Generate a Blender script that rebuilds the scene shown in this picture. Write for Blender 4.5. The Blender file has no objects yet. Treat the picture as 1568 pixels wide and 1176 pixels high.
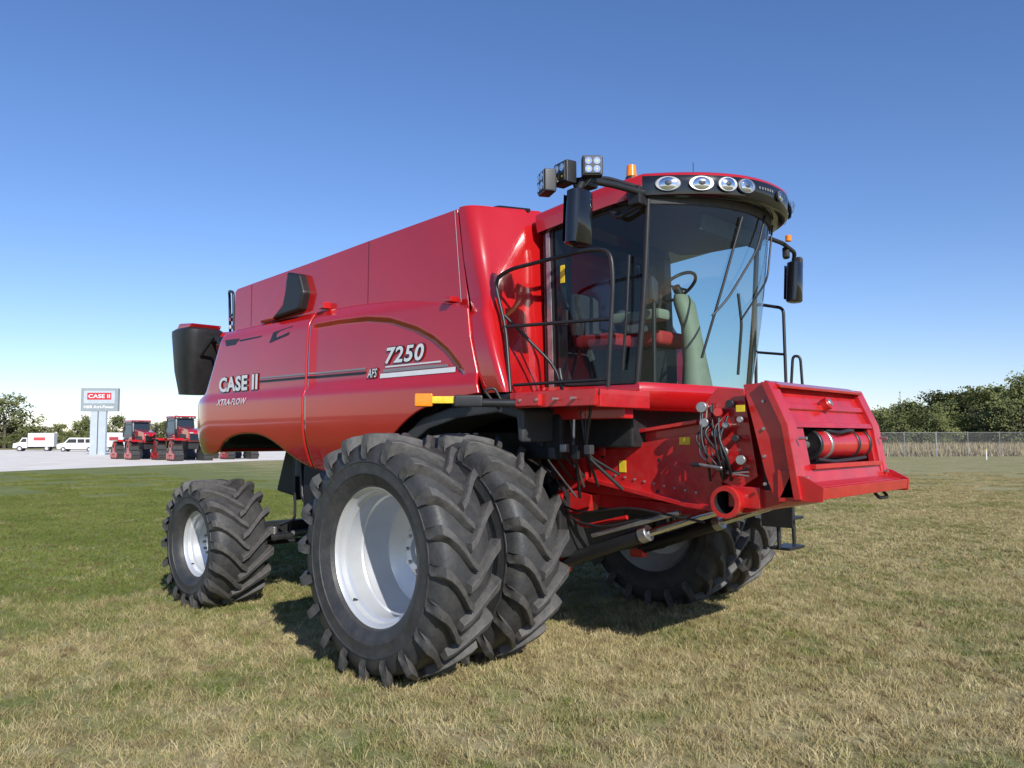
import bpy, bmesh, math, random
from mathutils import Vector, Matrix, noise
random.seed(7)
R=random.random
def U(a,b): return a+(b-a)*R()
scn=bpy.context.scene
col=scn.collection
# ------------------------------------------------------------------ materials
def newmat(name):
    m=bpy.data.materials.new(name); m.use_nodes=True
    nt=m.node_tree; b=nt.nodes['Principled BSDF']
    return m,nt,b
def N(nt,t,**k):
    n=nt.nodes.new(t)
    for a,v in k.items(): setattr(n,a,v)
    return n
def pmat(name,colr,rough=.5,metal=0.,coat=0.,var=.12,scale=6.,bump=0.,bscale=60.,spec=.5,dust=0.,dustcol=(.25,.2,.14),dlo=.45,dhi=.75):
    m,nt,b=newmat(name)
    L=nt.links
    tc=N(nt,'ShaderNodeTexCoord')
    nz=N(nt,'ShaderNodeTexNoise'); nz.inputs['Scale'].default_value=scale; nz.inputs['Detail'].default_value=6
    L.new(tc.outputs['Object'],nz.inputs['Vector'])
    rp=N(nt,'ShaderNodeValToRGB')
    rp.color_ramp.elements[0].position=.3; rp.color_ramp.elements[1].position=.7
    rp.color_ramp.elements[0].color=[c*(1-var) for c in colr]+[1]
    rp.color_ramp.elements[1].color=[min(1,c*(1+var)) for c in colr]+[1]
    L.new(nz.outputs['Fac'],rp.inputs['Fac'])
    out=rp.outputs['Color']
    if dust>0:
        n2=N(nt,'ShaderNodeTexNoise'); n2.inputs['Scale'].default_value=scale*2.3; n2.inputs['Detail'].default_value=10; n2.inputs['Roughness'].default_value=.7
        L.new(tc.outputs['Object'],n2.inputs['Vector'])
        mr=N(nt,'ShaderNodeMapRange'); mr.inputs[1].default_value=dlo; mr.inputs[2].default_value=dhi; mr.inputs[4].default_value=dust
        L.new(n2.outputs['Fac'],mr.inputs[0])
        mx=N(nt,'ShaderNodeMix',data_type='RGBA'); L.new(mr.outputs[0],mx.inputs[0]); L.new(out,mx.inputs[6]); mx.inputs[7].default_value=(*dustcol,1)
        out=mx.outputs[2]
    L.new(out,b.inputs['Base Color'])
    mr=N(nt,'ShaderNodeMapRange'); mr.inputs[3].default_value=max(0,rough-.05); mr.inputs[4].default_value=min(1,rough+.08)
    L.new(nz.outputs['Fac'],mr.inputs[0]); L.new(mr.outputs[0],b.inputs['Roughness'])
    b.inputs['Metallic'].default_value=metal
    b.inputs['Coat Weight'].default_value=coat; b.inputs['Coat Roughness'].default_value=.03
    b.inputs['Specular IOR Level'].default_value=spec
    if bump>0:
        n3=N(nt,'ShaderNodeTexNoise'); n3.inputs['Scale'].default_value=bscale; n3.inputs['Detail'].default_value=5
        L.new(tc.outputs['Object'],n3.inputs['Vector'])
        bp=N(nt,'ShaderNodeBump'); bp.inputs['Strength'].default_value=bump; bp.inputs['Distance'].default_value=.01
        L.new(n3.outputs['Fac'],bp.inputs['Height']); L.new(bp.outputs[0],b.inputs['Normal'])
    return m
RED=pmat('red_paint',(.47,.009,.010),.20,0,1.0,.06,1.5,bump=.05,bscale=1.3)
REDF=pmat('red_frame_paint',(.49,.012,.013),.32,0,.5,.14,5,bump=.12,bscale=25,dust=.14,dustcol=(.32,.18,.13))
RUB=pmat('tire_rubber',(.036,.037,.039),.52,0,0,.25,5,bump=.3,bscale=40,dust=.45,dustcol=(.105,.092,.075),dlo=.42,dhi=.72)
LUG=pmat('tire_lug_rubber',(.062,.061,.060),.6,0,0,.25,9,bump=.3,bscale=40,dust=.5,dustcol=(.15,.13,.105),dlo=.40,dhi=.70)
SILV=pmat('rim_silver_paint',(.64,.65,.66),.34,.40,.15,.05,4,dust=.15,dustcol=(.44,.42,.39))
BLK=pmat('black_plastic',(.018,.018,.019),.42,0,0,.2,8)
BLKG=pmat('black_gloss',(.010,.010,.011),.12,0,.4,.1,8)
DARK=pmat('chassis_dark',(.016,.016,.017),.6,.1,0,.4,9,bump=.3,bscale=20)
GREY=pmat('grey_plastic',(.045,.047,.05),.5,0,0,.15,8)
STEEL=pmat('bare_steel',(.45,.44,.42),.35,.8,0,.2,12)
CHROME=pmat('chrome',(.8,.8,.8),.12,1,0,.03,8)
YEL=pmat('yellow_label',(.75,.55,.03),.45,0,0,.15,30)
AMB=pmat('amber_lens',(.90,.25,.01),.2,0,.3,.1,20)
WHT=pmat('white_decal',(.75,.75,.74),.4,0,0,.04,10)
GDEC=pmat('grey_decal',(.25,.24,.25),.4,0,0,.05,10)
BDEC=pmat('black_decal',(.01,.01,.012),.4,0,0,.05,10)
CONS=pmat('cab_console',(.24,.27,.20),.6,0,0,.1,8)
SEAT=pmat('seat_fabric',(.055,.055,.058),.8,0,0,.2,20)
SEATR=pmat('seat_red',(.45,.03,.03),.7,0,0,.1,20)
REFL=pmat('lamp_reflector',(.8,.8,.78),.08,1,0,.02,8)
def glassmat(name,tint,refl=1.0):
    m,nt,b=newmat(name); L=nt.links
    nt.nodes.remove(b)
    o=nt.nodes['Material Output']
    tr=N(nt,'ShaderNodeBsdfTransparent'); tr.inputs[0].default_value=(*tint,1)
    gl=N(nt,'ShaderNodeBsdfGlossy'); gl.inputs['Roughness'].default_value=.015; gl.inputs['Color'].default_value=(refl,refl,refl,1)
    fr=N(nt,'ShaderNodeFresnel')
    ge=N(nt,'ShaderNodeNewGeometry'); mr=N(nt,'ShaderNodeMapRange'); mr.inputs[3].default_value=1.5; mr.inputs[4].default_value=1/1.5
    L.new(ge.outputs['Backfacing'],mr.inputs[0]); L.new(mr.outputs[0],fr.inputs[0])
    mx=N(nt,'ShaderNodeMixShader')
    L.new(fr.outputs[0],mx.inputs[0]); L.new(tr.outputs[0],mx.inputs[1]); L.new(gl.outputs[0],mx.inputs[2]); L.new(mx.outputs[0],o.inputs[0])
    return m
GLS=glassmat('tinted_glass',(.74,.84,.82),.8)
GLSD=glassmat('dark_tinted_glass',(.58,.65,.65),.9)
GLC=glassmat('clear_lens',(.92,.93,.94))
# ------------------------------------------------------------------ mesh helpers
def empty(name,loc=(0,0,0)):
    e=bpy.data.objects.new(name,None); e.location=loc; col.objects.link(e); return e
def finish(name,bm,mat,parent,bevel=0,seg=2,smooth=True,angle=40):
    bmesh.ops.remove_doubles(bm,verts=bm.verts,dist=1e-5)
    bmesh.ops.recalc_face_normals(bm,faces=bm.faces)
    if bevel>0:
        ed=[e for e in bm.edges if len(e.link_faces)==2 and e.calc_face_angle(0)>math.radians(28)]
        if ed: bmesh.ops.bevel(bm,geom=ed,offset=bevel,segments=seg,profile=.5,affect='EDGES',clamp_overlap=True)
    me=bpy.data.meshes.new(name); bm.to_mesh(me); bm.free()
    if smooth:
        for p in me.polygons: p.use_smooth=True
        me.set_sharp_from_angle(angle=math.radians(angle))
    for mm in (mat if isinstance(mat,(list,tuple)) else [mat]): me.materials.append(mm)
    o=bpy.data.objects.new(name,me); col.objects.link(o)
    if bevel>0:
        md=o.modifiers.new('wn','WEIGHTED_NORMAL'); md.keep_sharp=True; md.weight=100
    if parent: o.parent=parent
    return o
def fromdata(name,v,f,mat,parent,**k):
    bm=bmesh.new(); vs=[bm.verts.new(x) for x in v]
    for q in f:
        try: bm.faces.new([vs[i] for i in q])
        except ValueError: pass
    return finish(name,bm,mat,parent,**k)
def box(name,c,s,mat,parent,bevel=.008,rot=None,seg=2):
    bm=bmesh.new(); bmesh.ops.create_cube(bm,size=1)
    M=Matrix.Translation(c)@(rot if rot else Matrix.Identity(4))@Matrix.Diagonal((*s,1))
    bm.transform(M)
    return finish(name,bm,mat,parent,bevel=min(bevel,min(s)*.4),seg=seg)
def RX(a): return Matrix.Rotation(math.radians(a),4,'X')
def RY(a): return Matrix.Rotation(math.radians(a),4,'Y')
def RZ(a): return Matrix.Rotation(math.radians(a),4,'Z')
def prism(name,poly,y0,y1,mat,parent,bevel=.01,seg=2):
    n=len(poly); v=[(x,y0,z) for x,z in poly]+[(x,y1,z) for x,z in poly]
    f=[list(range(n)),list(range(2*n-1,n-1,-1))]+[[i,(i+1)%n,n+(i+1)%n,n+i] for i in range(n)]
    return fromdata(name,v,f,mat,parent,bevel=bevel,seg=seg)
def lathe(name,prof,c,mat,parent,seg=64,axis='Y',angle=40):
    v=[];f=[];n=len(prof)
    for i in range(seg):
        a=2*math.pi*i/seg
        for (ax,r) in prof:
            p=(r*math.cos(a),ax,r*math.sin(a))
            v.append((p[0]+c[0],p[1]+c[1],p[2]+c[2]))
    for i in range(seg):
        j=(i+1)%seg
        for k in range(n-1): f.append([i*n+k,i*n+k+1,j*n+k+1,j*n+k])
    return fromdata(name,v,f,mat,parent,angle=angle)
def cyl(name,p1,p2,r,mat,parent,r2=None,seg=20,bevel=0.004):
    p1=Vector(p1);p2=Vector(p2); d=p2-p1
    bm=bmesh.new(); bmesh.ops.create_cone(bm,cap_ends=True,segments=seg,radius1=r,radius2=r if r2 is None else r2,depth=d.length)
    bm.transform(Matrix.Translation((p1+p2)/2)@d.to_track_quat('Z','Y').to_matrix().to_4x4())
    return finish(name,bm,mat,parent,bevel=bevel if bevel<r*.5 else 0,seg=1)
def fillet(pts,rad,k=5):
    pts=[Vector(p) for p in pts]; out=[pts[0]]
    for i in range(1,len(pts)-1):
        a,b,c=pts[i-1],pts[i],pts[i+1]
        d1=min(rad,(a-b).length*.45); d2=min(rad,(c-b).length*.45)
        s=b+(a-b).normalized()*d1; e=b+(c-b).normalized()*d2
        for j in range(k+1):
            t=j/k; out.append(s*(1-t)**2+b*2*t*(1-t)+e*t*t)
    out.append(pts[-1]); return out
def tube(name,pts,r,mat,parent,rad=.06,seg=10):
    pts=fillet(pts,rad) if rad>0 else [Vector(p) for p in pts]
    v=[];f=[]; T0=(pts[1]-pts[0]).normalized()
    up=Vector((0,0,1)) if abs(T0.z)<.9 else Vector((1,0,0))
    nrm=(up-T0*up.dot(T0)).normalized(); n=len(pts)
    for i,p in enumerate(pts):
        T=(pts[min(i+1,n-1)]-pts[max(i-1,0)]).normalized()
        nrm=(nrm-T*nrm.dot(T)).normalized(); bn=T.cross(nrm)
        for j in range(seg):
            a=2*math.pi*j/seg; v.append(p+(nrm*math.cos(a)+bn*math.sin(a))*r)
    for i in range(n-1):
        for j in range(seg):
            k=(j+1)%seg; f.append([i*seg+j,i*seg+k,(i+1)*seg+k,(i+1)*seg+j])
    f.append(list(range(seg))); f.append([(n-1)*seg+j for j in range(seg)][::-1])
    return fromdata(name,v,f,mat,parent,angle=60)
def loft(name,rings,mat,parent,closed=True,cap=True,**k):
    n=len(rings[0]); v=[p for r in rings for p in r]; f=[]
    for i in range(len(rings)-1):
        for j in range(n if closed else n-1):
            q=(j+1)%n; f.append([i*n+j,i*n+q,(i+1)*n+q,(i+1)*n+j])
    if cap and closed: f.append(list(range(n))); f.append([(len(rings)-1)*n+j for j in range(n)][::-1])
    return fromdata(name,v,f,mat,parent,**k)
def sst(a,b,x):
    t=max(0,min(1,(x-a)/(b-a))); return t*t*(3-2*t)
def interp(tab,x):
    if x<=tab[0][0]: return tab[0][1]
    for (a,b),(c,d) in zip(tab,tab[1:]):
        if x<=c:
            t=(x-a)/(c-a); return b+(d-b)*t
    return tab[-1][1]
def resample(pts,n):
    pts=[Vector((p[0],p[1])) for p in pts]
    d=[0]
    for a,b in zip(pts,pts[1:]): d.append(d[-1]+(b-a).length)
    out=[]
    for i in range(n):
        s=d[-1]*i/(n-1); k=0
        while k<len(d)-2 and d[k+1]<s: k+=1
        t=(s-d[k])/(d[k+1]-d[k]); out.append(pts[k].lerp(pts[k+1],min(1,t)))
    return out
def smoothpoly(pts,it=2):
    pts=[Vector((p[0],p[1])) for p in pts]
    for _ in range(it):
        o=[pts[0]]
        for a,b in zip(pts,pts[1:]): o+= [a*.75+b*.25,a*.25+b*.75]
        o.append(pts[-1]); pts=o
    return pts
def lin(a,b,n): return [a+(b-a)*i/(n-1) for i in range(n)]
# ------------------------------------------------------------------ COMBINE
CH=empty('combine_harvester')
ARCH=[(-2.4,3.13),(-1.9,3.13),(-1.4,3.11),(-1.0,3.05),(-.6,2.93),(-.35,2.82),(-.15,2.69),(.0,2.55),(.1,2.42)]
def ys(x,z):
    y=-1.60
    y+=.09*sst(3.08,3.32,z)**1.5
    y-=.035*(1-sst(2.34,2.46,z))
    y-=.03*math.sin(max(0,min(1,(z-1.5)/1.8))*math.pi)
    y+=.12*(max(0,2.05-z)/.5)**2
    y+=.10*(max(0,-4.7-x)/.5)**2
    if x>-2.44:
        za=interp(ARCH,x)
        y+=.030*(1-sst(za-.035,za+.005,z))*sst(2.40,2.5,z)*sst(-2.43,-2.3,x)
    return y
def coons(name,B,T,Lf,Rt,mat,parent,nu=70,nv=56,thick=.03):
    B=resample(B,nu);T=resample(T,nu);Lf=resample(Lf,nv);Rt=resample(Rt,nv)
    v=[];f=[]
    for j in range(nv):
        t=j/(nv-1)
        for i in range(nu):
            s=i/(nu-1)
            P=B[i]*(1-t)+T[i]*t+Lf[j]*(1-s)+Rt[j]*s-(B[0]*(1-s)*(1-t)+B[-1]*s*(1-t)+T[0]*(1-s)*t+T[-1]*s*t)
            v.append((P.x,ys(P.x,P.y),P.y))
    for j in range(nv-1):
        for i in range(nu-1): f.append([j*nu+i,j*nu+i+1,(j+1)*nu+i+1,(j+1)*nu+i])
    o=fromdata(name,v,f,mat,parent,angle=70)
    md=o.modifiers.new('s','SOLIDIFY'); md.thickness=thick; md.offset=-1
    return o
rb=smoothpoly([(-5.13,1.70),(-4.75,1.67),(-4.55,1.70),(-4.30,1.86),(-4.0,1.93),(-3.69,1.95),(-3.35,1.93),(-3.05,1.83),(-2.80,1.68),(-2.6,1.60),(-2.46,1.56)])
rl=smoothpoly([(-5.13,1.70),(-5.26,1.95),(-5.26,2.2),(-5.16,2.38),(-4.86,2.46),(-4.76,2.6),(-4.58,2.94),(-4.45,3.24)])
coons('side_panel_rear',rb,[(-4.45,3.24),(-3.4,3.27),(-2.46,3.28)],rl,[(-2.46,1.56),(-2.46,3.28)],RED,CH)
fb=smoothpoly([(-2.43,1.555),(-2.1,1.50),(-1.7,1.50),(-1.35,1.62),(-1.0,1.86),(-.6,2.12),(-.2,2.22),(.29,2.27)])
ft=smoothpoly([(-2.43,3.28),(-1.9,3.28),(-1.42,3.26),(-.9,3.22),(-.5,3.16),(-.05,3.08),(.10,3.03)])
coons('side_panel_front',fb,ft,[(-2.43,1.555),(-2.43,3.28)],[(.29,2.27),(.22,2.5),(.14,2.78),(.10,3.03)],RED,CH,nu=120,nv=90)
def onpanel(pts,name,w,mat,off=.006):
    v=[];f=[]
    for i,(x,z0,z1) in enumerate(pts):
        v+=[(x,ys(x,z0)-off,z0),(x,ys(x,z1)-off,z1)]
        if i: k=2*i; f.append([k-2,k,k+1,k-1])
    return fromdata(name,v,f,mat,CH)
onpanel([(x,2.590-.012*(x+3.5)/2.2,2.606-.010*(x+3.5)/2.2) for x in lin(-3.45,-2.47,20)],'stripe_a',0,GDEC)
onpanel([(x,2.545-.014*(x+3.5)/2.2,2.570-.012*(x+3.5)/2.2) for x in lin(-3.45,-2.47,20)],'stripe_b',0,BDEC)
onpanel([(x,2.590-.012*(x+3.5)/2.2,2.606-.010*(x+3.5)/2.2) for x in lin(-2.42,-1.40,20)],'stripe_a2',0,GDEC)
onpanel([(x,2.545-.014*(x+3.5)/2.2,2.570-.012*(x+3.5)/2.2) for x in lin(-2.42,-1.40,20)],'stripe_b2',0,BDEC)
onpanel([(x,2.530,2.560-.015*max(0,(x+.45)/.4)) for x in lin(-1.12,-.16,24)],'stripe_c',0,GDEC)
onpanel([(x,2.475,2.520) for x in lin(-1.16,-.06,24)],'stripe_d',0,WHT)
onpanel([(x,2.575,2.590) for x in lin(-1.08,-.26,16)],'stripe_e',0,WHT)
def text(name,s,x0,z0,w,h,mat,shear=0,off=0.008,grow=0.,yf=None,parent=CH,sp=1.0):
    cu=bpy.data.curves.new(name+'_c','FONT'); cu.body=s; cu.shear=shear; cu.size=1; cu.offset=grow; cu.resolution_u=3; cu.space_character=sp
    ob=bpy.data.objects.new('tmp',cu); col.objects.link(ob)
    bpy.context.view_layer.update()
    me=bpy.data.meshes.new_from_object(ob.evaluated_get(bpy.context.evaluated_depsgraph_get()))
    bpy.data.objects.remove(ob)
    xs=[v.co.x for v in me.vertices]; zs=[v.co.y for v in me.vertices]
    x1,x2,z1,z2=min(xs)+grow,max(xs)-grow,min(zs)+grow,max(zs)-grow
    bm=bmesh.new(); bm.from_mesh(me)
    for v in bm.verts:
        X=x0+(v.co.x-x1)/(x2-x1)*w; Z=z0+(v.co.y-z1)/(z2-z1)*h
        v.co=(X,(yf or ys)(X,Z)-off,Z)
    bm.to_mesh(me); bm.free()
    me.materials.clear(); me.materials.append(mat)
    o=bpy.data.objects.new(name,me); col.objects.link(o); o.parent=parent
    return o
text('model_number_outline','7250',-1.07,2.615,.57,.15,BDEC,.2,.010,.07,sp=1.12)
text('model_number','7250',-1.07,2.615,.57,.15,WHT,.2,.014,0.026,sp=1.12)
text('logo_outline','CASE II',-4.44,2.475,.94,.17,BDEC,0,.010,.07,sp=1.06)
text('logo','CASE II',-4.44,2.475,.94,.17,WHT,0,.014,.036,sp=1.06)
text('sub_logo_outline','AFS',-1.36,2.49,.16,.085,BDEC,.3,.012,.08)
text('sub_logo','AFS',-1.36,2.49,.16,.085,WHT,.3,.016,.01)
text('side_label','XTRA-FLOW',-4.44,2.30,.74,.075,WHT,.3,.010,.02)
def slot(name,pts):
    v=[(x,ys(x,z)-.004,z) for x,z in pts]; fromdata(name,v,[list(range(len(v)))],BLK,CH)
slot('air_slot_a',[(-3.28,3.00),(-2.86,3.06),(-2.80,3.16),(-3.20,3.12)])
slot('air_slot_b',[(-4.34,3.05),(-4.10,3.05),(-4.00,3.12),(-4.38,3.13)])
slot('air_slot_c',[(-4.0,3.08),(-3.5,3.09),(-3.45,3.105),(-4.0,3.10)])
prism('body_light_block',[(-4.95,1.85),(-4.5,1.80),(-4.3,2.0),(-3.1,2.0),(-2.6,1.7),(-1.5,1.6),(-1.0,1.95),(-.4,2.2),(.3,2.3),(.1,3.1),(-4.38,3.18),(-4.6,2.8),(-4.8,2.45),(-5.0,2.3)],-1.42,1.42,DARK,CH,.02)  # unseen dark filler, added behind the panels to block light
prism('rear_hood',[(-5.16,1.75),(-4.9,1.7),(-4.9,2.45),(-4.45,3.2),(-4.6,3.2),(-4.95,2.5),(-5.2,2.3)],-1.45,1.5,RED,CH,.04)
prism('far_side_panel',[(-5.1,1.7),(-4.7,1.67),(-4.3,1.86),(-3.7,1.95),(-3.05,1.83),(-2.46,1.56),(-1.6,1.5),(-.6,2.12),(.29,2.27),(.1,3.03),(-.6,3.18),(-1.5,3.27),(-4.43,3.24),(-4.8,2.5),(-5.2,2.3)],1.5,1.6,RED,CH,.03)
box('engine_deck',(-3.3,0,3.22),(2.2,3.05,.09),RED,CH,.03)
tank=[(-4.36,3.2),(-4.36,3.76),(-4.30,3.79),(-3.9,3.81),(-2.7,3.865),(-1.51,3.93),(-.16,3.993),(.0,3.05),(-.1,3.0)]
prism('grain_tank',tank,-1.5,1.5,RED,CH,.012,3)
def seam(name,pts,y,w=.006,mat=BDEC):
    (x0,z0),(x1,z1)=pts
    fromdata(name,[(x0-w,y,z0),(x0+w,y,z0),(x1+w,y,z1),(x1-w,y,z1)],[[0,1,2,3]],mat,CH)
seam('tank_seam_a',[(-1.52,3.27),(-1.51,3.92)],-1.503,.003)
seam('tank_seam_b',[(-3.93,3.27),(-3.93,3.79)],-1.503,.004)
seam('tank_seam_c',[(-.10,3.12),(-.19,3.98)],-1.503,.003,WHT)
rings=[]
for z,st,co,inn in ((4.0,(-.13,-1.503),(.0,-1.503),(.31,-.9)),(3.97,(-.13,-1.506),(.02,-1.508),(.325,-.9)),(3.5,(-.06,-1.507),(.14,-1.515),(.34,-.9)),(3.15,(.02,-1.508),(.25,-1.53),(.36,-.9)),(3.04,(.06,-1.52),(.30,-1.58),(.36,-.9)),(2.95,(.10,-1.60),(.35,-1.63),(.37,-.9)),(2.6,(.18,-1.61),(.47,-1.64),(.39,-.9)),(2.35,(.27,-1.61),(.58,-1.65),(.40,-.9)),(2.27,(.30,-1.60),(.60,-1.64),(.40,-.9))):
    a=Vector(st);b=Vector(co);c=Vector(inn)
    d1=(a-b).normalized()*.09; d2=(c-b).normalized()*.12
    arc=[(b+d1)*(1-t)**2+b*2*t*(1-t)+(b+d2)*t*t for t in lin(0,1,9)]
    half=[Vector((a.x,-1.44)),a]+arc+[c.lerp(b,.5),c]
    pts=[(p.x,p.y,z) for p in half]+[(p.x,-p.y,z) for p in half[::-1]]
    rings.append(pts)
loft('tank_front_wall',rings,RED,CH,closed=False,cap=False,angle=50)
fromdata('tank_front_lid',[(x,y,z-.004) for x,y,z in rings[0]],[list(range(len(rings[0])))],RED,CH)
prism('tank_rim_cap',[(-.6,3.97),(-.15,4.10),(.0,4.07),(.25,3.985)],-1.05,-.95,BLK,CH,.01)
tube('tank_cover_bar',[(.28,-1.0,3.99),(-.1,-1.05,4.09),(-.5,-1.1,3.98)],.02,BLK,CH)
box('front_wall_latch',(-.12,-1.60,3.13),(.10,.12,.05),RED,CH,.01)
box('mid_wall_latch',(-2.25,-1.54,3.33),(.10,.10,.07),RED,CH,.01)
prism('intake_scoop',[(-2.95,3.80),(-2.70,3.74),(-2.60,3.52),(-2.68,3.33),(-3.30,3.29),(-3.05,3.42),(-2.98,3.6)],-1.60,-1.40,BLK,CH,.03,3)
prism('intake_shroud',[(-3.65,3.28),(-3.50,3.45),(-3.25,3.65),(-2.98,3.79),(-3.0,3.6),(-3.08,3.42),(-3.3,3.28)],-1.56,-1.4,RED,CH,.03,3)
rg=[]
for z,cx,hx,hy in ((3.45,-6.0,.30,.26),(3.42,-6.0,.34,.30),(3.36,-6.0,.34,.30),(2.85,-6.03,.28,.25),(2.60,-6.05,.22,.2),(2.52,-6.05,.2,.19)):
    rg.append([(cx+hx*abs(math.cos(a))**.6*(1 if math.cos(a)>0 else -1),-1.22+hy*abs(math.sin(a))**.6*(1 if math.sin(a)>0 else -1),z) for a in [2*math.pi*i/24 for i in range(24)]])
loft('unloading_spout',rg,BLK,CH)
prism('spout_cap',[(-6.2,3.44),(-5.75,3.44),(-5.7,3.5),(-6.1,3.53)],-1.45,-1.0,RED,CH,.02)
tube('unloading_auger_tube',[(-6.0,-1.1,3.22),(-5.3,-.5,3.28),(-4.3,.7,3.45)],.19,RED,CH,seg=20)
tube('auger_arm',[(-5.75,-1.15,3.3),(-5.3,-1.1,3.25),(-4.6,-1.2,3.1)],.05,BLK,CH)
tube('auger_hose',[(-5.7,-1.3,3.05),(-5.3,-1.3,3.3),(-4.9,-1.3,2.95),(-4.6,-1.3,3.1)],.02,BLK,CH)
tube('rear_guard_rail',[(-4.75,-1.35,3.15),(-4.80,-1.35,3.78),(-4.68,-1.42,3.82),(-4.50,-1.45,3.78),(-4.46,-1.45,3.22)],.018,BLK,CH)
tube('rear_guard_rail_mid',[(-4.78,-1.35,3.5),(-4.48,-1.45,3.5)],.015,BLK,CH)
for z in (3.25,3.35,3.45): box('rear_marker',(-4.7,-1.38,z),(.07,.03,.05),RED if z!=3.35 else WHT,CH,.005)
# ------------------------------------------------------------------ wheels
def tire(name,x,y,RR,w,rim,nl,parent,zc):
    k=w/.53; T=RR-rim
    def rr(f): return rim+T*f
    half=[(.185,0),(.215,.03),(.238,.12),(.256,.24),(.262,.25),(.264,.28),(.262,.30),(.268,.46),(.2725,.47),(.2725,.50),(.268,.51),(.260,.64),(.240,.76),(.205,.822),(.12,.84),(0,.845)]
    prof=[(-a*k,rr(f)) for a,f in half]+[(a*k,rr(f)) for a,f in half[::-1][1:]]
    seg=96; v=[];f=[];n=len(prof)
    for i in range(seg):
        a=2*math.pi*i/seg
        for ax,r in prof: v.append((x+r*math.cos(a),y+ax,zc+r*math.sin(a)))
    for i in range(seg):
        j=(i+1)%seg
        for q in range(n-1): f.append([i*n+q,i*n+q+1,j*n+q+1,j*n+q])
    fromdata(name,v,f,RUB,parent,angle=35)
    v=[];f=[]
    st=[(-.02,-.03,.82,.985,.029,.041),(.12,.03,.82,.998,.029,.043),(.42,.10,.82,1.0,.030,.044),(.72,.175,.81,.998,.033,.047),(.9,.232,.78,.992,.037,.052),(1.0,.276,.70,.965,.039,.055),(1.03,.290,.62,.86,.037,.052),(1.05,.279,.52,.70,.026,.040)]
    D=.30/RR*1.0
    for side in (-1,1):
        for i in range(nl):
            p0=2*math.pi*(i+(.5 if side>0 else 0))/nl
            base=len(v)
            for (s,yy,fb_,ft_,ht,hb) in st:
                ph=p0+D*(s**.92 if s>0 else s)
                for (fr,hw) in ((fb_,-hb),(ft_-.010,-ht),(ft_,-ht+.005),(ft_,ht-.005),(ft_-.010,ht),(fb_,hb)):
                    r=rr(fr); a=ph+hw/RR
                    v.append((x+r*math.cos(a),y+side*yy*k,zc+r*math.sin(a)))
            m=len(st)
            for q in range(m-1):
                for u in range(5):
                    f.append([base+q*6+u,base+q*6+u+1,base+q*6+6+u+1,base+q*6+6+u])
            f.append([base+i_ for i_ in range(6)]); e=base+(m-1)*6; f.append([e+i_ for i_ in range(5,-1,-1)])
    return fromdata(name+'_lugs',v,f,LUG,parent,angle=32)
def rimmesh(name,x,y,z,r,w,side,depth,parent,hub=True):
    s=side
    P=[(0,r+.012),(.008,r+.022),(.0,r+.006),(.02,r-.006),(.035,r-.028),(.075,r-.036),(.09,r-.060),(depth*.40,r-.066),(depth*.43,r-.078),(depth*.46,r-.066),(depth*.78,r-.085),(depth*.88,r-.11),(depth*.95,r-.20),(depth,r*.52),(depth-.02,r*.46),(depth-.06,r*.40),(depth-.065,r*.26),(depth-.02,r*.23),(depth-.02,0.001)]
    if depth<.3: P=[(0,r+.012),(.008,r+.022),(.0,r+.006),(.02,r-.006),(.035,r-.028),(.07,r-.038),(.085,r-.062),(depth*.75,r-.075),(depth*.85,r-.095),(depth*.95,r-.16),(depth,r*.5),(depth-.03,r*.42),(depth-.035,r*.30),(depth-.005,r*.28),(depth-.005,0.001)]
    lathe(name,[(-s*t,rr) for t,rr in P],(x,y,z),SILV,parent,72,angle=30)
    lathe(name+'_barrel',[(-s*.03,r+.0),(-s*.08,r-.035),(-s*(w-.08),r-.035),(-s*(w-.0),r+.02)],(x,y,z),SILV,parent,64)
    cyl('valve_stem',(x-.6*r,y-s*.07,z-.72*r*.98),(x-.58*r,y-s*.03,z-.68*r),.008,BLK,parent,seg=8,bevel=0)
    if hub:
        for i in range(10):
            a=2*math.pi*i/10
            yy=y-s*(depth-.06)
            cyl(name+'_bolt',(x+r*.33*math.cos(a),yy-s*.01,z+r*.33*math.sin(a)),(x+r*.33*math.cos(a),yy+s*.03,z+r*.33*math.sin(a)),.016,STEEL,parent,seg=6,bevel=0)
        cyl(name+'_hub',(x,y-s*(depth+.01),z),(x,y-s*(depth-.06),z),r*.17,SILV,parent,seg=24)
ZF=.952
for sd in (-1,1):
    tire('front_outer_tire',0,sd*2.34,.98,.53,.55,20,CH,ZF)
    rimmesh('front_outer_rim',0,sd*(2.34+.175),ZF,.55,.36,sd,.54,CH)
    tire('front_inner_tire',0,sd*1.54,.98,.53,.55,20,CH,ZF)
    rimmesh('front_inner_rim',0,sd*(1.54+.135),ZF,.55,.36,sd,.10,CH,False)
    lathe('inner_rim_back',[(sd*(-.2),.54),(sd*(-.1),.48),(sd*.0,.40),(sd*.05,.15)],(0,sd*1.54,ZF),SILV,CH,48)
    tire('rear_tire',-3.71,sd*2.0,.72,.64,.365,18,CH,.70)
    rimmesh('rear_rim',-3.71,sd*(2.0+.215),.70,.365,.42,sd,.20,CH)
cyl('front_axle',(0,-1.5,ZF),(0,1.5,ZF),.17,DARK,CH,seg=24)
box('final_drive_near',(0.05,-1.12,1.02),(.5,.22,.7),DARK,CH,.05)
box('final_drive_far',(0.05,1.12,1.02),(.5,.22,.7),DARK,CH,.05)
box('transmission',(0.1,0,1.0),(.6,1.4,.5),DARK,CH,.05)
box('rear_axle_beam',(-3.71,0,.78),(.22,3.2,.2),DARK,CH,.03)
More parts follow.
